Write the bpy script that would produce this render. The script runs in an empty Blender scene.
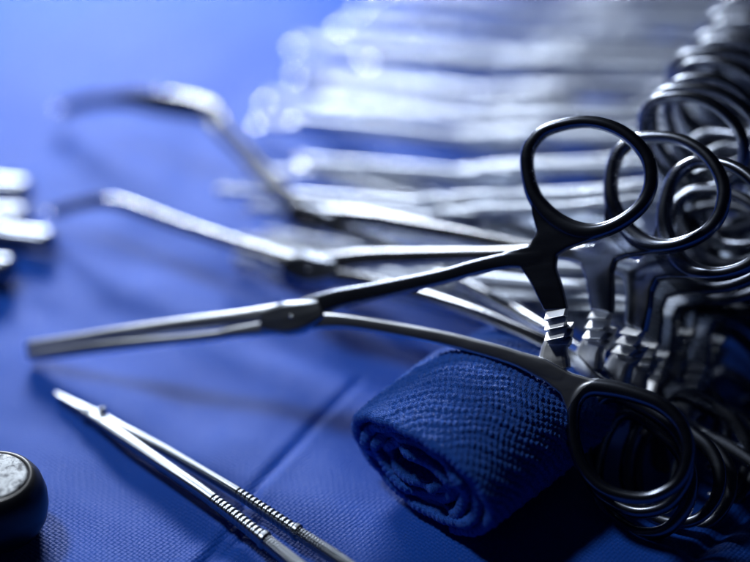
import bpy, bmesh, math, random
from mathutils import Vector, Matrix
import numpy as np
random.seed(7); np.random.seed(7)
R = math.radians
S = 0.01                                    # everything below is written in centimetres
C = bpy.context.scene.collection
sc = bpy.context.scene

# ------------------------------------------------------------------ camera
CH, TH, FPX = 29.1, R(35), 1770.0           # camera height, pitch, focal length in photo pixels (750 wide)
cam_d = bpy.data.cameras.new('camera'); cam = bpy.data.objects.new('camera', cam_d); C.objects.link(cam)
cam_d.lens = 85; cam_d.sensor_width = 36; cam_d.clip_start = 0.01; cam_d.clip_end = 20
cam.location = (0, 0, CH*S); cam.rotation_euler = (R(90)-TH, 0, 0)
cam_d.dof.use_dof = True; cam_d.dof.focus_distance = 42.3*S; cam_d.dof.aperture_fstop = 3.3
sc.camera = cam

# ------------------------------------------------------------------ world, lamps, exposure
w = bpy.data.worlds.new('World'); sc.world = w; w.use_nodes = True
w.node_tree.nodes['Background'].inputs[0].default_value = (0.10, 0.16, 0.45, 1)
w.node_tree.nodes['Background'].inputs[1].default_value = 0.012
def area(name, loc, target, sx, sy, power, col=(1, 1, 1), spread=180):
    l = bpy.data.lights.new(name, 'AREA'); l.shape = 'RECTANGLE'; l.size = sx*S; l.size_y = sy*S
    l.energy = power; l.color = col; l.spread = R(spread)
    o = bpy.data.objects.new(name, l); C.objects.link(o); o.location = Vector(loc)*S
    o.rotation_euler = (Vector(target)-Vector(loc)).to_track_quat('-Z', 'Y').to_euler()
    return o
area('softbox_back', (-15, 88, 23), (-10, 62, 0), 20, 8, 2.9, (0.86, 0.92, 1.0), 130)
area('fill_top_left', (-26, 50, 44), (-6, 40, 0), 8, 6, 0.42, (0.86, 0.92, 1.0), 100)  # added fill: lights mid drape and towel, gives ring edges their glints
sc.view_settings.view_transform = 'Standard'; sc.view_settings.look = 'None'
sc.view_settings.exposure = 0; sc.view_settings.gamma = 1
sc.render.engine = 'CYCLES'

# ------------------------------------------------------------------ helpers
def at(px, py, d):                          # photo pixel + depth (cm) -> world (cm)
    a = (px-375)/FPX; t = (py-281)/FPX
    return Vector((a*d, d*(math.cos(TH)-t*math.sin(TH)), CH-d*(math.sin(TH)+t*math.cos(TH))))
def ground(px, py, z=0):
    t = (py-281)/FPX
    return at(px, py, (CH-z)/(math.sin(TH)+t*math.cos(TH)))

def tag(o, label=None, cat=None, group=None, kind=None):
    if label: o['label'] = label
    if cat: o['category'] = cat
    if group: o['group'] = group
    if kind: o['kind'] = kind
    return o
def empty(name, loc=(0, 0, 0)):
    o = bpy.data.objects.new(name, None); C.objects.link(o); o.location = Vector(loc)*S
    o.empty_display_size = 0.01
    return o
def link(name, me, m, parent=None, smooth=True):
    if m is not None and not me.materials: me.materials.append(m)
    if smooth: me.polygons.foreach_set('use_smooth', [True]*len(me.polygons))
    o = bpy.data.objects.new(name, me); C.objects.link(o); o.parent = parent
    return o

# ------------------------------------------------------------------ materials
def mat(name):
    m = bpy.data.materials.new(name); m.use_nodes = True
    nt = m.node_tree; return m, nt, nt.nodes['Principled BSDF']
def N(nt, t, **k):
    n = nt.nodes.new(t)
    for a, b in k.items(): setattr(n, a, b)
    return n
def mth(nt, op, a, b=None, c=None):
    n = N(nt, 'ShaderNodeMath', operation=op)
    for i, v in enumerate((a, b, c)):
        if v is None: continue
        if isinstance(v, (int, float)): n.inputs[i].default_value = v
        else: nt.links.new(v, n.inputs[i])
    return n.outputs[0]

def steel(name, base, rough, scale=900):
    m, nt, p = mat(name)
    p.inputs['Metallic'].default_value = 1
    tc = N(nt, 'ShaderNodeTexCoord')
    mp = N(nt, 'ShaderNodeMapping'); mp.inputs['Scale'].default_value = (0.25, 1, 1)
    nt.links.new(tc.outputs['Object'], mp.inputs[0])
    n1 = N(nt, 'ShaderNodeTexNoise'); n1.inputs['Scale'].default_value = 260; n1.inputs['Detail'].default_value = 5
    nt.links.new(mp.outputs[0], n1.inputs['Vector'])
    n2 = N(nt, 'ShaderNodeTexNoise'); n2.inputs['Scale'].default_value = scale*4; n2.inputs['Detail'].default_value = 3
    nt.links.new(mp.outputs[0], n2.inputs['Vector'])
    mr = N(nt, 'ShaderNodeMapRange'); mr.inputs[3].default_value = rough*0.9; mr.inputs[4].default_value = rough*1.15
    mr.inputs[1].default_value = .3; mr.inputs[2].default_value = .7
    nt.links.new(n1.outputs['Fac'], mr.inputs[0]); nt.links.new(mr.outputs[0], p.inputs['Roughness'])
    cr = N(nt, 'ShaderNodeMix', data_type='RGBA'); cr.inputs[6].default_value = (*base, 1)
    cr.inputs[7].default_value = (base[0]*.86, base[1]*.87, base[2]*.9, 1)
    nt.links.new(n1.outputs['Fac'], cr.inputs[0]); nt.links.new(cr.outputs[2], p.inputs['Base Color'])
    b = N(nt, 'ShaderNodeBump'); b.inputs['Strength'].default_value = .12; b.inputs['Distance'].default_value = .00004
    nt.links.new(n2.outputs['Fac'], b.inputs['Height']); nt.links.new(b.outputs[0], p.inputs['Normal'])
    return m
M_steel = steel('stainless_steel', (0.22, 0.245, 0.30), 0.25)  # shaded tone of the one steel; rings' dark reflections put into colour
M_satin = steel('satin_steel', (0.46, 0.50, 0.57), 0.26)
M_teeth = steel('glinting_ratchet_steel', (0.86, 0.88, 0.90), 0.42)  # white reflection on the ratchet teeth painted in as base colour
M_jaw = steel('jaw_steel', (0.60, 0.63, 0.68), 0.36)  # lighter tone of the clamp steel; light on the jaws painted in
M_low = steel('lit_shank_steel', (0.66, 0.69, 0.74), 0.30)  # lit copy of the shank steel; lower shank's highlight put into colour
M_row = steel('row_steel', (0.43, 0.47, 0.54), 0.27)  # tone for the row's shafts; their back-lit brightness set in the colour
M_shank = steel('dull_steel', (0.62, 0.65, 0.70), 0.19)  # lightened for the long shanks; white glare put into the colour
M_mid = steel('tweezer_steel', (0.34, 0.37, 0.41), 0.33)
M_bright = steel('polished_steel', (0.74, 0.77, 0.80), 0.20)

def cloth(name, ca, cb, cell, bump, coords='Object', sheen=.10, spec=.09):
    m, nt, p = mat(name)
    tc = N(nt, 'ShaderNodeTexCoord')
    src = tc.outputs[coords]
    wob = N(nt, 'ShaderNodeTexNoise'); wob.inputs['Scale'].default_value = 120; nt.links.new(src, wob.inputs['Vector'])
    vm = N(nt, 'ShaderNodeVectorMath', operation='MULTIPLY_ADD')
    vm.inputs[1].default_value = (cell*1.7,)*3; nt.links.new(wob.outputs['Color'], vm.inputs[0]); nt.links.new(src, vm.inputs[2])
    mp = N(nt, 'ShaderNodeMapping'); mp.inputs['Scale'].default_value = (1/cell,)*3; mp.inputs['Rotation'].default_value = (0, 0, R(38))
    nt.links.new(vm.outputs[0], mp.inputs[0])
    sx = N(nt, 'ShaderNodeSeparateXYZ'); nt.links.new(mp.outputs[0], sx.inputs[0])
    u, v = sx.outputs[0], sx.outputs[1]
    fu, fv = mth(nt, 'FRACT', u), mth(nt, 'FRACT', v)
    par = mth(nt, 'MODULO', mth(nt, 'ABSOLUTE', mth(nt, 'ADD', mth(nt, 'FLOOR', u), mth(nt, 'FLOOR', v))), 2)
    def hump(f): return mth(nt, 'SINE', mth(nt, 'MULTIPLY', f, math.pi))
    hu, hv = hump(fu), hump(fv)
    ra = mth(nt, 'MULTIPLY', hu, mth(nt, 'ADD', .45, mth(nt, 'MULTIPLY', hv, .55)))
    rb = mth(nt, 'MULTIPLY', hv, mth(nt, 'ADD', .45, mth(nt, 'MULTIPLY', hu, .55)))
    mx = N(nt, 'ShaderNodeMix'); nt.links.new(par, mx.inputs[0]); nt.links.new(ra, mx.inputs[2]); nt.links.new(rb, mx.inputs[3])
    fib = N(nt, 'ShaderNodeTexNoise'); fib.inputs['Scale'].default_value = 5200; fib.inputs['Detail'].default_value = 3
    nt.links.new(src, fib.inputs['Vector'])
    big = N(nt, 'ShaderNodeTexNoise'); big.inputs['Scale'].default_value = 45; big.inputs['Detail'].default_value = 6
    nt.links.new(src, big.inputs['Vector'])
    h = mth(nt, 'ADD', mx.outputs[0], mth(nt, 'MULTIPLY', fib.outputs['Fac'], 1.0))
    b = N(nt, 'ShaderNodeBump'); b.inputs['Strength'].default_value = 1; b.inputs['Distance'].default_value = bump
    nt.links.new(h, b.inputs['Height']); nt.links.new(b.outputs[0], p.inputs['Normal'])
    f = mth(nt, 'ADD', mth(nt, 'MULTIPLY', big.outputs['Fac'], .8), mth(nt, 'MULTIPLY', fib.outputs['Fac'], .4))
    cr = N(nt, 'ShaderNodeMix', data_type='RGBA'); cr.clamp_factor = True
    cr.inputs[6].default_value = (*ca, 1); cr.inputs[7].default_value = (*cb, 1)
    nt.links.new(mth(nt, 'SUBTRACT', f, .1), cr.inputs[0]); nt.links.new(cr.outputs[2], p.inputs['Base Color'])
    p.inputs['Roughness'].default_value = .33
    p.inputs['Specular IOR Level'].default_value = spec
    p.inputs['Sheen Weight'].default_value = sheen; p.inputs['Sheen Roughness'].default_value = .45
    p.inputs['Sheen Tint'].default_value = (.45, .58, 1, 1)
    return m
M_drape = cloth('blue_drape_cloth', (.006, .064, .42), (.012, .092, .52), .0010, .00011)
M_towel = cloth('blue_huck_towel', (.014, .10, .52), (.026, .145, .68), .0004, .00016, sheen=.3, spec=.12)

# ------------------------------------------------------------------ drape over the table
def seg_dist(x, y, a, b):
    ax, ay, bx, by = a[0], a[1], b[0], b[1]
    L2 = (bx-ax)**2+(by-ay)**2
    t = np.clip(((x-ax)*(bx-ax)+(y-ay)*(by-ay))/L2, 0, 1)
    nx, ny = -(by-ay)/L2**.5, (bx-ax)/L2**.5
    d = (x-ax)*nx+(y-ay)*ny
    e = np.hypot(x-(ax+t*(bx-ax)), y-(ay+t*(by-ay)))
    return d, e
def drape():
    xs = np.concatenate([np.linspace(-60, -16, 45)[:-1], np.linspace(-16, 14, 300), np.linspace(14, 60, 45)[1:]])
    ys = np.concatenate([np.linspace(6, 27, 14)[:-1], np.linspace(27, 52, 260), np.linspace(52, 120, 90)[1:]])
    X, Y = np.meshgrid(xs, ys)
    Z = -.16 + .05*np.sin(X*.31+1.1+.4*np.sin(Y*.2))*np.sin(Y*.27+.5) + .03*np.sin(X*.9+Y*.7)+.02*np.sin(X*1.7-Y*1.1+2)
    Xw = X+.25*np.sin(Y*.8+X*.2)+.10*np.sin(Y*2.3+1); Yw = Y+.22*np.sin(X*.9)+.08*np.sin(X*2.9+Y)
    Z += .035*np.sin(Xw*1.1+2*np.sin(Yw*.35))*np.sin(Yw*.8+.5*np.sin(Xw*.6))+.012*np.sin(Xw*3.1+Yw*2.2)*np.sin(Yw*1.9-Xw)
    creases = [((352, 375), (185, 570), .16, .08), ((250, 520), (150, 600), .20, .07), ((60, 250), (330, 300), .8, .10),
               ((690, 560), (760, 500), .25, .14), ((0, 300), (200, 420), 1.0, .08), ((210, 100), (90, 330), 1.4, .10), ((350, 350), (120, 300), .9, .09)]
    for p, q, wd, h in creases:
        a, b = ground(*p), ground(*q)
        d, e = seg_dist(X*.65+Xw*.35, Y*.65+Yw*.35, a, b)
        m = np.exp(-(e/ (wd*1.0))**2)
        Z += -h*m*(1+.6*np.tanh(d/wd*2)) + h*.35*np.exp(-((e-wd*1.6)/(wd*1.3))**2)*.6
    Z = np.minimum(Z, .02)
    # flat where instruments and towel stand
    n, k = len(ys), len(xs)
    vs = np.stack([X.ravel(), Y.ravel(), Z.ravel()], 1)*S
    idx = np.arange(n*k).reshape(n, k)
    fs = np.stack([idx[:-1, :-1].ravel(), idx[:-1, 1:].ravel(), idx[1:, 1:].ravel(), idx[1:, :-1].ravel()], 1)
    me = bpy.data.meshes.new('drape'); me.from_pydata(vs.tolist(), [], fs.tolist())
    o = link('table_drape', me, M_drape)
    o['kind'] = 'structure'
drape()

# ------------------------------------------------------------------ rolled towel
def weave(u, v, cell, jit=0):
    a = (u*.79+v*.61)/cell; b = (-u*.61+v*.79)/cell*.72
    a = a+.22*np.sin(b*.9+u*1.3)+.16*np.sin(v*2.1+1.1*np.sin(u*2.7)); b = b+.20*np.sin(a*.7-v*1.7)+.15*np.sin(u*4.1+v)
    fa, fb = a-np.floor(a), b-np.floor(b)
    par = (np.floor(a)+np.floor(b)) % 2
    ha, hb = np.sin(np.pi*fa), np.sin(np.pi*fb)
    r1 = ha**.6*(.62+.38*hb); r2 = hb**.6*(.62+.38*ha)
    rnd = np.sin(np.floor(a)*12.9+np.floor(b)*78.2)*.5+.5
    return np.where(par > .5, r1, r2)*(.7+.5*rnd)
def towel():
    ax = Vector((.707, .707, 0)); side = Vector((-.707, .707, 0)); base = Vector((.92, 31.95, 0))
    Wd, Ht, L, th = 2.45, 1.70, 5.6, .21
    # spiral cross-section (superellipse, shrinking inwards)
    T = 4.3
    ss, pts = [], []
    n1 = 2600
    a = np.linspace(0, T*2*np.pi, n1)
    shrink = a/(2*np.pi)*.30
    rx, rz = Wd-th/2-shrink*1.15, Ht-th/2-shrink*.98
    ph = a-R(60)                                        # starts low on the right, tucked under
    ca, sa = np.cos(ph), np.sin(ph)
    ex = .97
    px = np.sign(ca)*np.abs(ca)**ex*np.maximum(rx, .12); pz = np.sign(sa)*np.abs(sa)**ex*np.maximum(rz, .08)
    inner = np.clip(a/(2*np.pi)-.95, 0, 1)
    inner = np.clip(a/(2*np.pi)-.8, 0, 1)
    px = px+inner*(.10*np.sin(a*3.1+1)+.02*np.sin(a*7.3)); pz = pz+inner*(.09*np.sin(a*2.3+.4)+.025*np.sin(a*6.1+2))-.06*inner
    # arc length resample, dense on outer turn
    seg = np.hypot(np.diff(px), np.diff(pz)); arc = np.concatenate([[0], np.cumsum(seg)])
    outer_len = np.interp(2*np.pi*1.05, a, arc)
    s1 = np.arange(0, outer_len, .028); s2 = np.arange(outer_len, arc[-1], .034)
    sp = np.concatenate([s1, s2])
    X = np.interp(sp, arc, px); Z = np.interp(sp, arc, pz); A = np.interp(sp, arc, a)
    tx, tz = np.gradient(X, sp), np.gradient(Z, sp); ln = np.hypot(tx, tz); tx, tz = tx/ln, tz/ln
    nx, nz = tz, -tx                                    # outward for ccw travel
    # smooth normals
    ker = np.ones(7)/7
    nx, nz = np.convolve(np.pad(nx, 3, 'edge'), ker, 'valid'), np.convolve(np.pad(nz, 3, 'edge'), ker, 'valid')
    # profile around the sheet: outside from far to near, hem, inside to far
    wo = np.concatenate([np.arange(L, .10, -.028)])
    hem = [(.10-.10*math.sin(t), th/2*math.cos(t)*1.0) for t in np.linspace(0.15, math.pi-.15, 9)]
    wi = np.concatenate([np.arange(.10, 1.5, .03), np.linspace(1.5, L, 20)])
    W = np.concatenate([wo, [h[0] for h in hem], wi]); O = np.concatenate([np.full(len(wo), th/2), [h[1] for h in hem], np.full(len(wi), -th/2)])
    SS, WW = np.meshgrid(sp, W, indexing='ij'); OO = np.tile(O, (len(sp), 1))
    sgn = np.sign(OO)
    varc = np.concatenate([[0], np.cumsum(np.hypot(np.diff(W), np.diff(O)))]); VV = np.tile(varc, (len(sp), 1))
    hv = weave(SS, VV, .138)
    OO = OO + np.where(sgn > 0, 1, -1)*(hv+.5*np.random.rand(*hv.shape))*.074*(.6+.4*np.clip(WW/.5, 0, 1))
    XX = X[:, None]+nx[:, None]*OO; ZZ = Z[:, None]+nz[:, None]*OO
    # end recession of inner layers, raggedness
    rec = .10*np.sin(A*1.7)+.18*np.clip(A/(2*np.pi)-.6, 0, 1)*.5+.07*np.sin(A*5.1+1)*np.clip(A/(2*np.pi)-.6, 0, 1)+.02*np.sin(sp*7)
    WW = WW+rec[:, None]*np.exp(-WW/1.5)
    # weave teeth on the hem
    WW += .012*np.sin(SS*38)*np.exp(-(WW/.12)**2)
    # body swells behind the end
    sw = 1-np.exp(-WW/1.4)
    ZZ = ZZ*(.80+.18*sw)*(1-.25*np.clip((WW-2.6)/3, 0, 1)) ; XX = XX*(1.0-.03*sw)
    ctr = 1.22+.23*sw
    zf = ZZ+ctr
    zf = zf+.05*np.sin(WW*1.1+XX)*np.clip(zf/2, 0, 1)
    zf = np.where(zf > 1.5, 1.5+(zf-1.5)*(1-.25*np.clip((WW-2.6)/3, 0, 1)), zf)
    # flatten where it rests on the table
    zf = np.where(zf < .06, .06+(zf-.06)*.12, zf)
    P = (np.array(base)[None, None]+WW[..., None]*np.array(ax)+XX[..., None]*np.array(-side)*1.0)
    P[..., 2] = zf-.05
    n, k = P.shape[:2]
    idx = np.arange(n*k).reshape(n, k)
    fs = np.stack([idx[:-1, :-1].ravel(), idx[:-1, 1:].ravel(), idx[1:, 1:].ravel(), idx[1:, :-1].ravel()], 1)
    org = np.array(base)
    me = bpy.data.meshes.new('towel'); me.from_pydata(((P.reshape(-1, 3)-org)*S).tolist(), [], fs.tolist())
    o = link('rolled_towel', me, M_towel); o.location = base*S
    tag(o, 'rolled dark blue woven towel lying under the open clamp shanks, its spiral end showing', 'towel')
    # loose fibres on the hem and back
    bm = bmesh.new(); rr = random.Random(3)
    Pn = P
    for q in range(2200):
        i = rr.randrange(5, len(s1)-5); j = rr.randrange(len(wo)-60, len(wo)+9) if q % 3 else rr.randrange(30, len(wo))
        p0 = Vector(Pn[i, j]); 
        if p0.z < .5: continue
        nrm = (Vector((0, 0, 0))-side*nx[i]+Vector((0, 0, 1))*nz[i]); 
        if j > len(wo)-12: nrm = nrm*.5-ax
        d = (nrm+Vector((rr.uniform(-1, 1), rr.uniform(-1, 1), rr.uniform(-1, 1)))).normalized()
        c = Vector((rr.uniform(-1, 1), rr.uniform(-1, 1), rr.uniform(-1, 1)))*.03
        ln = rr.uniform(.03, .13); r = .0026
        q0 = d.cross(Vector((.3, .2, 1))).normalized()*r; q1 = d.cross(q0).normalized()*r
        rings = []
        for t in (0, .5, 1):
            cc = p0+d*ln*t+c*t*t
            rings.append([bm.verts.new((cc+q0*math.cos(w_)*(1.1-t)+q1*math.sin(w_)*(1.1-t)-base)*S) for w_ in (0, 2.09, 4.19)])
        for a_, b_ in zip(rings, rings[1:]):
            for w_ in range(3): bm.faces.new((a_[w_], a_[(w_+1) % 3], b_[(w_+1) % 3], b_[w_]))
    m2 = bpy.data.meshes.new('lint'); bm.to_mesh(m2); bm.free()
    f = link('lint', m2, M_towel, o)
    f['kind'] = 'stuff'
towel()

# ------------------------------------------------------------------ swept bodies
def sweep(bm, pts, closed=False, sq=2.6, ns=16, sub=6, up=Vector((0, 0, 1)), round_ends=True):
    """pts: (x, y, z, width, thickness); width lies in plane, thickness along up; Catmull-Rom through points"""
    P = [np.array(p, float) for p in pts]; n = len(P); out = []
    rng = range(n if closed else n-1)
    for i in rng:
        if closed: p0, p1, p2, p3 = P[(i-1) % n], P[i], P[(i+1) % n], P[(i+2) % n]
        else: p0, p1, p2, p3 = P[max(i-1, 0)], P[i], P[i+1], P[min(i+2, n-1)]
        for s in range(sub):
            t = s/sub
            out.append(.5*((2*p1)+(-p0+p2)*t+(2*p0-5*p1+4*p2-p3)*t*t+(-p0+3*p1-3*p2+p3)*t**3))
    if not closed: out.append(P[-1])
    m = len(out); rings = []
    for i, q in enumerate(out):
        a = out[(i-1) % m] if closed or i > 0 else out[0]; b = out[(i+1) % m] if closed or i < m-1 else out[-1]
        T = Vector(b[:3]-a[:3]).normalized(); s = T.cross(up).normalized(); nn = s.cross(T).normalized()
        c = Vector(q[:3]); hw, ht = max(q[3], .01)/2, max(q[4], .01)/2
        if round_ends and not closed and (i == 0 or i == m-1): hw *= .6; ht *= .6
        ring = []
        for k in range(ns):
            an = 2*math.pi*k/ns; ca, sa = math.cos(an), math.sin(an)
            x = math.copysign(abs(ca)**(2/sq), ca); y = math.copysign(abs(sa)**(2/sq), sa)
            ring.append(bm.verts.new(c+s*hw*x+nn*ht*y))
        rings.append(ring)
    mm = m if closed else m-1
    for i in range(mm):
        A, B = rings[i], rings[(i+1) % m]
        for k in range(ns): bm.faces.new((A[k], A[(k+1) % ns], B[(k+1) % ns], B[k]))
    if not closed:
        bm.faces.new(list(reversed(rings[0]))); bm.faces.new(rings[-1])

def fuse(bm, voxel=.022, it=18):
    """voxel-fuse the swept pieces into one smooth skin; returns mesh in cm"""
    bmesh.ops.recalc_face_normals(bm, faces=bm.faces)
    me = bpy.data.meshes.new('t'); bm.to_mesh(me); bm.free()
    o = bpy.data.objects.new('t', me); C.objects.link(o)
    r = o.modifiers.new('r', 'REMESH'); r.mode = 'VOXEL'; r.voxel_size = voxel
    s = o.modifiers.new('s', 'SMOOTH'); s.factor = .5; s.iterations = it
    dg = bpy.context.evaluated_depsgraph_get(); dg.update()
    out = bpy.data.meshes.new_from_object(o.evaluated_get(dg))
    bpy.data.objects.remove(o); bpy.data.meshes.remove(me)
    return out
def split(me, classes, name, scale=S):
    """cut one fused skin into parts by a classifier of face centres, keeping the smooth normals"""
    nv = len(me.vertices); co = np.empty(nv*3); me.vertices.foreach_get('co', co); co = co.reshape(-1, 3)
    no = np.empty(nv*3); me.vertex_normals.foreach_get('vector', no); no = no.reshape(-1, 3)
    polys = [tuple(p.vertices) for p in me.polygons]
    cen = np.array([co[list(p)].mean(0) for p in polys])
    lab = classes(cen); res = {}
    for L in np.unique(lab):
        sel = [polys[i] for i in np.nonzero(lab == L)[0]]
        used = np.unique(np.concatenate([np.array(p) for p in sel])); mp = -np.ones(nv, int); mp[used] = np.arange(len(used))
        m2 = bpy.data.meshes.new(name); m2.from_pydata((co[used]*scale).tolist(), [], [[int(mp[v]) for v in p] for p in sel])
        m2.polygons.foreach_set('use_smooth', [True]*len(sel))
        m2.normals_split_custom_set_from_vertices(no[used].tolist())
        res[int(L)] = m2
    bpy.data.meshes.remove(me)
    return res
def whole(me):
    me.transform(Matrix.Scale(S, 4)); me.polygons.foreach_set('use_smooth', [True]*len(me.polygons)); return me

# ------------------------------------------------------------------ ring-handled clamp
class Frame:
    def __init__(s, U, L, tip, O=None):
        s.M = (U+L)/2; s.X = (tip-s.M).normalized(); v = U-L
        s.Y = (v-s.X*v.dot(s.X)).normalized(); s.Z = s.X.cross(s.Y).normalized(); s.O = O if O else s.M
        if s.Z.y > 0: s.Z = -s.Z; s.flip = True
        else: s.flip = False
    def px(s, x, y):                                     # pixel -> local on the plane
        r = at(x, y, 1)-Vector((0, 0, CH)); c = Vector((0, 0, CH))
        t = (s.M-c).dot(s.Z)/r.dot(s.Z); p = c+r*t-s.O
        return p.dot(s.X), p.dot(s.Y)
    def scale_at(s, x, y):
        a = s.px(x-5, y); b = s.px(x+5, y); c = s.px(x, y-5); d = s.px(x, y+5)
        return (math.dist(a, b)+math.dist(c, d))/20
    def matrix(s):
        Z = s.X.cross(s.Y)
        m = Matrix((( s.X.x, s.Y.x, Z.x), (s.X.y, s.Y.y, Z.y), (s.X.z, s.Y.z, Z.z))).to_4x4()
        m.translation = s.O*S; return m
F1 = Frame(at(590, 180, 42.6), at(635, 445, 41.7), at(25, 350, 47.6))
def tr(F, pts, th, z=0):
    out = []
    for p in pts:
        x, y = F.px(p[0], p[1]); k = F.scale_at(p[0], p[1]); t = p[3] if len(p) > 3 else th
        out.append((x, y, z, p[2]*k+.04, t+.05))
    return out
NZ = -1 if F1.X.cross(F1.Y).y > 0 else 1                 # local z sign that faces the camera
zA, zB = 0, 0

RING_U = [(527,157,11.5),(529,180,12),(537,201,14),(556,221,17),(580,232,18),(603,230,14),(626,219,12.5),(644,202,12),(651,180,12),(645,154,12),(620,131,11.5),(586,122,10.5),(549,129,10.5),(533,142,11)]
SHANK_U = [(545,256,14,.26),(526,260,15,.28),(506,261,14,.32),(474,268,13),(442,277,13),(378,291,15.5),(335,300,18),(300,313,24)]
ARM_U = [(548,236,34),(543,258,40),(545,280,29),(555,309,19)]
NECK_U = [(531,195,12),(539,222,17),(545,246,24)]
NECK_U2 = [(598,231,15),(574,238,20),(550,248,26)]
RING_L = [(576,403,9.5),(573,430,9.5),(580,461,11),(597,484,11.5),(620,495,11),(651,497,10.5),(678,482,10.5),(688,453,11),(681,425,12.5),(661,405,14),(633,394,14.5),(605,388,16),(587,389,15)]
SHANK_L = [(566,378,12,.26),(542,368,15,.28),(506,355,14,.32),(474,346,13),(442,338,12.5),(378,326,12),(340,321,13),(302,321,18)]
NECK_L = [(574,430,10),(574,408,15),(573,386,26)]
NECK_L2 = [(618,391,15),(596,388,20),(572,380,26)]
JAW_A = [(300,315,24),(280,314,19),(240,318,14),(180,325,12.5),(120,333,11),(70,341,10),(27,347,9)]
JAW_B = [(296,322,22),(270,327,15),(235,332,10),(218,335,8.5),(180,339,8),(148,342,9),(100,347,10),(60,352,10),(28,356,8)]

WEB_U = [(530,188),(533,215),(538,232),(530,246),(505,252),(505,266),(521,268),(531,282),(545,311),(568,310),(562,285),(556,268),(557,256),(568,249),(590,241),(612,233),(626,222),(612,229),(590,232),(570,228),(552,216),(541,202),(534,188)]
WEB_L = [(515,350),(545,358),(572,373),(600,381),(624,388),(640,397),(622,393),(603,392),(586,396),(577,408),(574,425),(572,440),(570,425),(567,408),(561,394),(545,381),(515,366)]
def web(bm, poly, th):
    pts = [F1.px(*p) for p in poly]
    vs = [bm.verts.new((x, y, -th/2)) for x, y in pts]
    f = bm.faces.new(vs)
    g = bmesh.ops.extrude_face_region(bm, geom=[f])
    bmesh.ops.translate(bm, vec=(0, 0, th), verts=[v for v in g['geom'] if isinstance(v, bmesh.types.BMVert)])
    bmesh.ops.triangulate(bm, faces=[q for q in bm.faces if len(q.verts) > 12 and abs(q.normal.z) > .9])
def build_handles():
    cu, cl = F1.px(589, 179), F1.px(632, 443)
    kk = F1.scale_at(590, 200)
    bm = bmesh.new()
    sweep(bm, tr(F1, [(a, b, c+.8) for a, b, c in RING_U], .34, 0), closed=True, sq=2.2)
    web(bm, WEB_U, .30)
    sweep(bm, tr(F1, SHANK_U, .34), sq=5)
    me = fuse(bm)
    def cls(k):
        def f(c):
            ctr = cu if k else cl
            d = np.hypot(c[:, 0]-ctr[0], c[:, 1]-ctr[1])
            return (d < 70*kk).astype(int)
        return f
    up = split(me, cls(1), 'handle')
    bm = bmesh.new()
    sweep(bm, tr(F1, [(a, b, c+1.3) for a, b, c in RING_L], .34, 0), closed=True, sq=2.2)
    web(bm, WEB_L, .30)
    sweep(bm, tr(F1, SHANK_L, .34), sq=5)
    lo = split(fuse(bm), cls(0), 'handle')
    # ratchet bars: upper set of teeth and the lower bar with its foot
    def ratchet(y0, y1, zc, xs, teeth, foot):
        bm = bmesh.new(); n = teeth
        k = F1.scale_at(555, 330)
        lx0, ly0 = F1.px(xs[0], y0); lx1, ly1 = F1.px(xs[1], y1)
        a = Vector((lx0, ly0, 0)); b = Vector((lx1, ly1, 0)); T = (b-a).normalized(); Sd = T.cross(Vector((0, 0, 1)))
        Lg = (b-a).length; wd = 20*k/2
        for i in range(n):
            c0 = a+T*(Lg*i/n); c1 = a+T*(Lg*(i+.86)/n)
            # each tooth is a wedge leaning outwards
            pr = []
            for c, zt in ((c0, .0), (c1, .22)):
                for sx in (-1, 1):
                    for zz in (-.06, .07+zt):
                        pr.append(bm.verts.new(c+Sd*sx*wd+Vector((0, 0, (zc+zz*1)*NZ))+T*(-.05*sx)))
            A0, A1, A2, A3, B0, B1, B2, B3 = pr
            for f in ((A0, A1, A3, A2), (B0, B2, B3, B1), (A0, B0, B1, A1), (A2, A3, B3, B2), (A1, B1, B3, A3), (A0, A2, B2, B0)): bm.faces.new(f)
        # spine behind the teeth
        bmesh.ops.recalc_face_normals(bm, faces=bm.faces)
        bmesh.ops.bevel(bm, geom=list(bm.edges), offset=.014, segments=2, affect='EDGES', profile=.6)
        sweep(bm, [(a.x, a.y, (zc-.06)*NZ, wd*1.7, .12), ((a.x+b.x)/2, (a.y+b.y)/2, (zc-.06)*NZ, wd*1.7, .12), (b.x, b.y, (zc-.06)*NZ, wd*1.7, .12)], sq=5)
        if foot: sweep(bm, tr(F1, foot, .3, zc*NZ), sq=4)
        bmesh.ops.recalc_face_normals(bm, faces=bm.faces)
        me = bpy.data.meshes.new('ratchet'); bm.to_mesh(me); bm.free(); me.transform(Matrix.Scale(S, 4))
        return me
    r1 = ratchet(309, 341, .02, (557, 557), 3, None)
    r2 = ratchet(322, 346, -.16, (563, 559), 3, [(556, 340, 21, .3), (553, 350, 25, .36), (553, 362, 29, .42), (557, 373, 24, .36)])
    return up, lo, r1, r2
UP, LO, RT1, RT2 = build_handles()
LOCK = F1.px(300, 318)
def mesh_lock():
    bm = bmesh.new()
    sweep(bm, tr(F1, [(325,308,17,.40),(314,313,24,.52),(300,317,30,.58),(288,319,31,.58),(276,320,26,.50),(262,321,19,.42)], .5), sq=5)
    me = whole(fuse(bm, .02, 2))
    return me
def mesh_pin():
    bm = bmesh.new(); x, y = F1.px(296, 317)
    bmesh.ops.create_uvsphere(bm, u_segments=32, v_segments=20, radius=.13, matrix=Matrix.Translation((x, y, 0)) @ Matrix.Diagonal((1, 1, 2.62, 1)))
    me = bpy.data.meshes.new('pin'); bm.to_mesh(me); bm.free(); return whole(me)
ML, MP = mesh_lock(), mesh_pin()
def mesh_jaw(F, pts, th=.34, z=0, teeth=0):
    bm = bmesh.new(); sweep(bm, tr(F, pts, th, z), sq=3.2, ns=20)
    me = fuse(bm, .028, 3)
    return whole(me)
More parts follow.
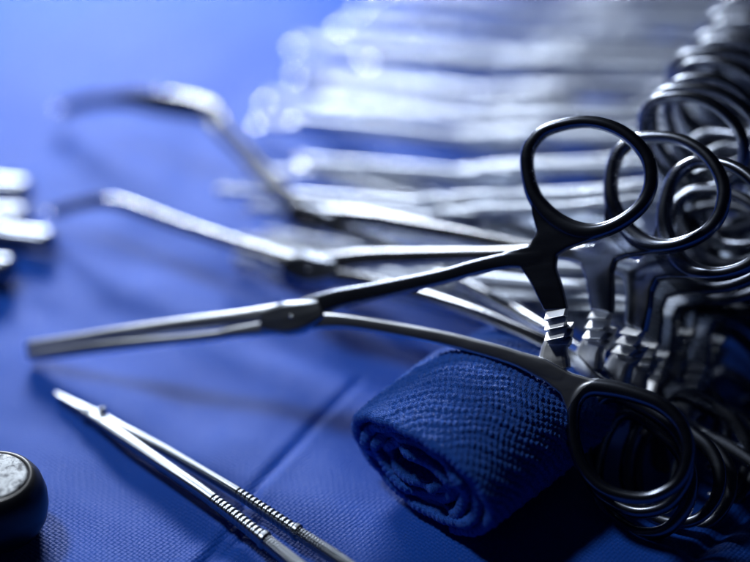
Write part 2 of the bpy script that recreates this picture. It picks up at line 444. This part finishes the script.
JA, JB = mesh_jaw(F1, JAW_A), mesh_jaw(F1, JAW_B)

def shift_mesh(me, fn):                                  # a stretched copy of a mesh (long-shanked patterns)
    m2 = me.copy(); n = len(m2.vertices); co = np.empty(n*3); m2.vertices.foreach_get('co', co); co = co.reshape(-1, 3)
    m2.vertices.foreach_set('co', fn(co.copy()).ravel()); m2.update(); return m2

def clamp(F, label, group, jaws, stretch=None, mats=None):
    root = empty('surgical_clamp'); root.matrix_world = F.matrix()
    f = (lambda m: shift_mesh(m, stretch)) if stretch else (lambda m: m)
    link('finger_ring', UP[1], M_steel, root); link('shank', f(UP[0]), M_steel, root)
    link('finger_ring', LO[1], M_steel, root); link('shank', f(LO[0]), M_low, root)
    link('ratchet', RT1, M_teeth, root, smooth=False); link('ratchet', RT2, M_teeth, root, smooth=False)
    lk = link('box_lock', f(ML), M_mid, root); link('pin', f(MP), M_bright, lk)
    for j in jaws: link('jaw', j, M_jaw, root)
    return tag(root, label, 'clamp', group)
GR = 'ring-handled clamps standing in a row'
def copy_tree(o, parent=None):
    c = o.copy(); C.objects.link(c); c.parent = parent
    for ch in o.children: copy_tree(ch, c)
    return c

def mesh_glint_pad(x, y, a, b, c):  # added polished pad, shaped flat to catch a blurred glint
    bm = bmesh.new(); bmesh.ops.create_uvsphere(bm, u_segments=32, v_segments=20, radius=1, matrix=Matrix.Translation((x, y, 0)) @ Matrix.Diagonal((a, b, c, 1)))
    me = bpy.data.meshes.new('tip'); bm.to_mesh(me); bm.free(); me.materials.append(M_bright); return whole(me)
GLINT_PAD = mesh_glint_pad(*F1.px(26, 350), .22, .045, .22)
c1 = clamp(F1, 'foremost steel clamp, straight jaws pointing left, shanks crossing over the blue towel roll', GR, [JA, JB])

# long clamps with curved jaws: shank stretched between fork and lock
def long_clamp(U, L, tip, lockpx, jawpx, label, bends=[], jm=None):
    F = Frame(U, L, tip)
    lx, ly = F.px(*lockpx)
    x0 = F1.px(506, 300)[0]; k = (lx-x0)/(LOCK[0]-x0)
    dy = ly-LOCK[1]
    def st(co):
        x = co[:, 0]/S; q = np.clip((x-x0)/(LOCK[0]-x0), 0, None)
        co[:, 0] = np.where(x > x0, x0+(x-x0)*k, x)*S
        co[:, 1] += np.minimum(q, 1)**1.5*dy*S; return co
    def lockst(co):
        co[:, 0] += (lx-LOCK[0])*S; co[:, 1] += dy*S; return co
    jaws = []
    for pts in jawpx:
        jaws.append(mesh_jaw(F, [(lockpx[0], lockpx[1], 15)]+pts, .18))
    for j in jaws: j.materials.append(jm or M_shank)
    root = clamp(F, label, GR, jaws, st)
    for p in ([jawpx[0][-1]]+bends): link('tip', mesh_glint_pad(*F.px(p[0], p[1]), .26, .05, .26), None, root)  # added glint pads at jaw end and bends
    for c in root.children:
        if c.name.startswith('shank'): c.data.materials.clear(); c.data.materials.append(M_shank)
    bl = [c for c in root.children if c.name.startswith('box_lock')][0]
    bl.data = shift_mesh(ML, lockst); bl.data.materials.clear(); bl.data.materials.append(M_steel)
    bl.children[0].data = shift_mesh(MP, lockst)
    return root
long_clamp(at(655, 203, 43.3), at(650, 452, 42.3), ground(50, 215, .3), (318, 272),
           [[(290,260,10),(240,243,7),(180,223,6),(113,201,8),(80,203,5),(50,213,7)], [(285,266,9),(240,249,6),(180,229,5),(116,205,6),(82,207,4),(52,216,5)]],
           'second clamp from the front, long slim jaws curving slightly down at mid left', [(113, 201)])
long_clamp(at(694, 246, 43.1), at(667, 458, 42.4), ground(62, 112, .4), (318, 222),
           [[(290,196,8),(255,158,6),(228,128,6),(211,112,14),(170,104,18),(135,99,14),(110,98,6),(92,99,6),(60,110,9)], [(284,200,7),(248,164,5),(218,134,5),(204,119,6),(160,110,8),(124,104,6),(88,107,4),(58,114,5)]],
           'third clamp from the front, long, wide hooked jaws reaching upper left', [(206, 108)], M_bright)  # brighter jaw steel paints light onto the side-facing bend

# the receding rest of the row
def place(o, M, Y, X):
    X = X.normalized(); Y = (Y-X*Y.dot(X)).normalized(); Z = X.cross(Y)
    m = Matrix(((X.x, Y.x, Z.x), (X.y, Y.y, Z.y), (X.z, Y.z, Z.z))).to_4x4(); m.translation = M*S
    o.matrix_world = m
rr = random.Random(11)
BR = {}; BRJ = {}
def slim(co):
    yc = LOCK[1]*S; co[:, 1] = yc+(co[:, 1]-yc)*.55; co[:, 2] *= .8; return co
for me in (JA, JB):
    BRJ[me] = shift_mesh(me, slim); BRJ[me].materials.clear(); BRJ[me].materials.append(M_row)
for me in (UP[0], LO[0], ML):
    BR[me] = me.copy(); BR[me].materials.clear(); BR[me].materials.append(M_row)
V = 3.15                                                  # half distance between ring centres
n_row = 24
ORD = ['fourth','fifth','sixth','seventh','eighth','ninth','tenth','eleventh','twelfth','thirteenth','fourteenth','fifteenth','sixteenth','seventeenth','eighteenth','nineteenth','twentieth','twenty-first','twenty-second','twenty-third','twenty-fourth','twenty-fifth','twenty-sixth','twenty-seventh','twenty-eighth','twenty-ninth','thirtieth','thirty-first','thirty-second','thirty-third','thirty-fourth','thirty-fifth','thirty-sixth']
specs = []
for (u, l) in [((706, 262, 44.0), (686, 455, 42.8)), ((714, 284, 44.8), (700, 450, 43.4)), ((722, 240, 45.0), (712, 430, 44.0)), ((738, 238, 45.2), (724, 452, 43.8)), ((750, 300, 44.8), (738, 462, 43.4)), ((768, 272, 45.6), (752, 436, 44.6)), ((772, 236, 46.6), (760, 408, 45.8)), ((716, 222, 45.4), (712, 408, 44.6)), ((704, 205, 45.9), (700, 395, 45.3))]:
    U, L = at(*u), at(*l); specs.append((((U+L)/2), U-L, Vector((-.84, .54-.03*(len(specs) % 3)+.035*len(specs)*(len(specs) > 4), -.14)), .92))
for k in range(n_row):
    U = Vector((8.2+.36*k+rr.uniform(-.03, .03), 38.4+.62*k+rr.uniform(-.03, .03), 6.1+rr.uniform(-.08, .08)))
    Y = Vector((-.12+rr.uniform(-.01, .01), .28-.10*min(1, k/7)+rr.uniform(-.015, .015), .95))
    q = min(1, k/11)
    X = Vector((-.83-.03*q+rr.uniform(-.06, .06), .57-.07*q+rr.uniform(-.09, .09)+(.05 if k > 4 else -.10), -.17+rr.uniform(-.03, .03)))
    scl = (.84+.22*q)*rr.uniform(.90, 1.12)
    specs.append((U-Y.normalized()*V*.9*1.0, Y, X, scl))
for i, (M, Y, X, scl) in enumerate(specs):
    o = copy_tree(c1); place(o, M, Y, X); o.scale = (scl, .92, .62)
    if i % 3 != 1: link('tip', GLINT_PAD, None, o)  # glint pad added to two jaws in three
    for ch in o.children:
        if ch.name.startswith('jaw'): ch.data = BRJ[ch.data]
        if ch.data in BR: ch.data = BR[ch.data]
    o['label'] = ORD[i]+' ringed steel clamp from the front in the row receding right'

# ------------------------------------------------------------------ dissecting forceps
def forceps():
    tip, gp = ground(55, 389, .25), ground(300, 541, .25)
    X = (gp-tip); X.z = 0; X.normalize(); Yv = Vector((-X.y, X.x, 0))
    org = Vector((tip.x, tip.y, 0))
    root = empty('tweezers', org)
    tag(root, 'slim silver tissue tweezers with knurled grips lying on the cloth in front', 'tweezers')
    def loc(px, py):
        g = ground(px, py, .25)-org; return g.dot(X), g.dot(Yv)
    far = [(55,388,4.5,.16),(75,400,9,.22),(98,412,10,.3),(125,428,9,.32),(165,450,8,.34),(205,474,8,.36),(243,497,10,.38),(297,533,12,.42),(330,554,13,.44)]
    near = [(56,390,4,.16),(74,402,6.5,.2),(97,417,11,.28),(120,434,13,.32),(160,463,13,.34),(200,491,13,.36),(232,515,13,.38),(275,549,15,.42),(299,568,16,.44)]
    k = 42/FPX
    def path(ps, endy):
        L = []
        for a, b, wd, th in ps:
            x, y = loc(a, b); L.append((x, y, wd*k))
        return L
    A, B = path(far, 0), path(near, 0)
    for nm, P, sgn in (('arm', A, 1), ('arm', B, -1)):
        xs = [p[0] for p in P]; ys = [p[1] for p in P]; ws = [p[2] for p in P]
        # close towards the joined heel beyond the frame
        xs += [11.2, 12.8, 14.0]; mid = (A[-1][1]+B[-1][1])/2-.1; off = sgn*np.array([.42, .22, .06])
        ys += [mid+off[0], mid+off[1], mid+off[2]]; ws += [.34, .26, .2]
        bm = bmesh.new(); Nn = 1200; Xs = np.linspace(xs[0], xs[-1], Nn)
        Ys = np.interp(Xs, xs, ys); Ws = np.interp(Xs, xs, ws)
        ker = np.ones(25)/25; Ys = np.convolve(np.pad(Ys, 12, 'edge'), ker, 'valid'); Ws = np.convolve(np.pad(Ws, 12, 'edge'), ker, 'valid')
        Th = np.interp(Xs, [0, 1, 3, 7, 10, 14], [.10, .17, .26, .34, .40, .30])
        ns = 56; rings = []
        g0 = 6.5 if sgn > 0 else 6.2; g1 = 8.55 if sgn > 0 else 8.15; g2 = g1+3.0
        for i in range(Nn):
            x = Xs[i]; ring = []
            for q in range(ns):
                an = 2*math.pi*q/ns; ca, sa = math.cos(an), math.sin(an)
                cx = math.copysign(abs(ca)**.72, ca); cz = math.copysign(abs(sa)**.72, sa)
                g = 0
                if g0 < x < g1-.12: g = -.020*(.5+.5*math.copysign(min(1, abs(2.2*math.sin(x*2*math.pi/.145))), math.sin(x*2*math.pi/.145)))*max(0, sa*.9+.4)
                elif g1 < x < g2: g = -.050*(.5+.5*math.sin(x*2*math.pi/.17+an*6)*math.sin(x*2*math.pi/.17-an*6))
                elif abs(x-g1+.06) < .06: g = .03
                if sgn < 0 and 1.05 < x < 1.4: g += .05*math.sin((x-1.05)/.35*math.pi)
                ring.append(bm.verts.new(((x, Ys[i]+cx*(Ws[i]/2+g), .03+Th[i]*.5+.10*math.sin(min(x/11, 1)*math.pi)+cz*(Th[i]/2+g)))))
            rings.append(ring)
        for a_, b_ in zip(rings, rings[1:]):
            for q in range(ns): bm.faces.new((a_[q], a_[(q+1) % ns], b_[(q+1) % ns], b_[q]))
        bm.faces.new(rings[0]); bm.faces.new(rings[-1]); bmesh.ops.recalc_face_normals(bm, faces=bm.faces)
        me = bpy.data.meshes.new('arm'); bm.to_mesh(me); bm.free(); me.transform(Matrix.Scale(S, 4))
        arm = link('arm', me, M_mid, root)
    # guide stud near the tip
    bm = bmesh.new()
    x, y = loc(101, 413)
    sweep(bm, [(x, y-.02, .30, .10, .10), (x, y, .34, .16, .10), (x+.05, y+.09, .34, .16, .1), (x+.06, y+.13, .31, .1, .08)], sq=2.2, up=Vector((1, 0, 0)))
    bmesh.ops.recalc_face_normals(bm, faces=bm.faces)
    me = bpy.data.meshes.new('stud'); bm.to_mesh(me); bm.free(); me.transform(Matrix.Scale(S, 4))
    link('stud', me, M_bright, root)
    root.rotation_euler = (0, 0, math.atan2(X.y, X.x))
forceps()

# ------------------------------------------------------------------ dark capped pot, bottom left
def lathe(prof, seg=96):
    bm = bmesh.new(); rings = []
    for r, z in prof:
        rings.append([bm.verts.new((r*math.cos(2*math.pi*k/seg)*S, r*math.sin(2*math.pi*k/seg)*S, z*S)) for k in range(seg)])
    for a, b in zip(rings, rings[1:]):
        for k in range(seg): bm.faces.new((a[k], a[(k+1) % seg], b[(k+1) % seg], b[k]))
    bm.faces.new(rings[-1]); bm.faces.new(list(reversed(rings[0])))
    me = bpy.data.meshes.new('l'); bm.to_mesh(me); bm.free(); return me
def cap():
    m, nt, p = mat('black_gloss'); p.inputs['Base Color'].default_value = (.012, .013, .018, 1); p.inputs['Roughness'].default_value = .35
    g, nt, p = mat('speckled_grey_metal')
    tc = N(nt, 'ShaderNodeTexCoord'); n1 = N(nt, 'ShaderNodeTexNoise'); n1.inputs['Scale'].default_value = 330; n1.inputs['Detail'].default_value = 8; n1.inputs['Roughness'].default_value = .75
    n1.inputs['Distortion'].default_value = 1.5
    nt.links.new(tc.outputs['Object'], n1.inputs['Vector'])
    cr = N(nt, 'ShaderNodeValToRGB'); e = cr.color_ramp.elements; e[0].position = .42; e[0].color = (.08, .09, .11, 1); e[1].position = .53; e[1].color = (.48, .52, .56, 1)
    nt.links.new(n1.outputs['Fac'], cr.inputs[0]); nt.links.new(cr.outputs[0], p.inputs['Base Color'])
    p.inputs['Roughness'].default_value = .5; p.inputs['Metallic'].default_value = .3
    b = N(nt, 'ShaderNodeBump'); b.inputs['Distance'].default_value = .0003; nt.links.new(n1.outputs['Fac'], b.inputs['Height']); nt.links.new(b.outputs[0], p.inputs['Normal'])
    c = ground(-8, 476, 1.55)
    root = empty('capped_pot', (c.x, c.y, 0))
    tag(root, 'squat round black pot with a scratched grey top at the lower left edge', 'pot')
    link('body', lathe([(.85, -.05), (1.02, .03), (1.15, .25), (1.22, .6), (1.22, .9), (1.14, 1.25), (1.02, 1.45), (.93, 1.53), (.86, 1.54), (.84, 1.50), (.5, 1.49)]), m, root)
    link('top', lathe([(.3, 1.4), (.83, 1.45), (.83, 1.52), (.80, 1.56), (.74, 1.565), (.5, 1.57), (.2, 1.575), (.05, 1.575)]), g, root)
cap()

# ------------------------------------------------------------------ instrument handles entering at the left
def rod(name, a, b, r, label, mt, flat=1.0):
    A, B = ground(*a, r*.9), ground(*b, r*.9); d = B-A; L = d.length
    root = empty(name, (A.x, A.y, 0)); root.rotation_euler = (0, 0, math.atan2(d.y, d.x))
    tag(root, label, 'handle', 'steel handles at the left edge')
    bm = bmesh.new()
    sweep(bm, [(0, 0, r, r*.6, r*.5*flat), (.08, 0, r, r*1.5, r*1.4*flat), (.3, 0, r, 2*r, 2*r*flat), (1.2, 0, r, 2.0*r, 2*r*flat), (L*.6, 0, r, 1.9*r, 1.9*r*flat), (L, 0, r, 1.5*r, 1.5*r*flat)], sq=2.2, ns=28)
    bmesh.ops.recalc_face_normals(bm, faces=bm.faces)
    me = bpy.data.meshes.new(name); bm.to_mesh(me); bm.free(); me.transform(Matrix.Scale(S, 4))
    link('grip', me, mt, root)
    bm = bmesh.new()
    for q in range(5): sweep(bm, [(1.6+q*.35, 0, r, 2.12*r, 2.12*r*flat), (1.7+q*.35, 0, r, 2.16*r, 2.16*r*flat)], sq=2.2, ns=28)
    bmesh.ops.recalc_face_normals(bm, faces=bm.faces)
    me = bpy.data.meshes.new('b'); bm.to_mesh(me); bm.free(); me.transform(Matrix.Scale(S, 4))
    link('ferrule', me, mt, root)
rod('instrument_handle', (32, 193), (-260, 158), .38, 'bright round-ended steel handle, uppermost of those entering at the left edge', M_steel)
rod('instrument_handle', (30, 218), (-260, 200), .32, 'grey steel handle between two others at the left edge', M_steel)
rod('instrument_handle', (56, 243), (-220, 206), .34, 'dull steel handle reaching furthest in from the left edge', M_steel)
rod('instrument_handle', (17, 271), (-200, 266), .40, 'short bright rounded steel handle, lowest at the left edge', M_steel)
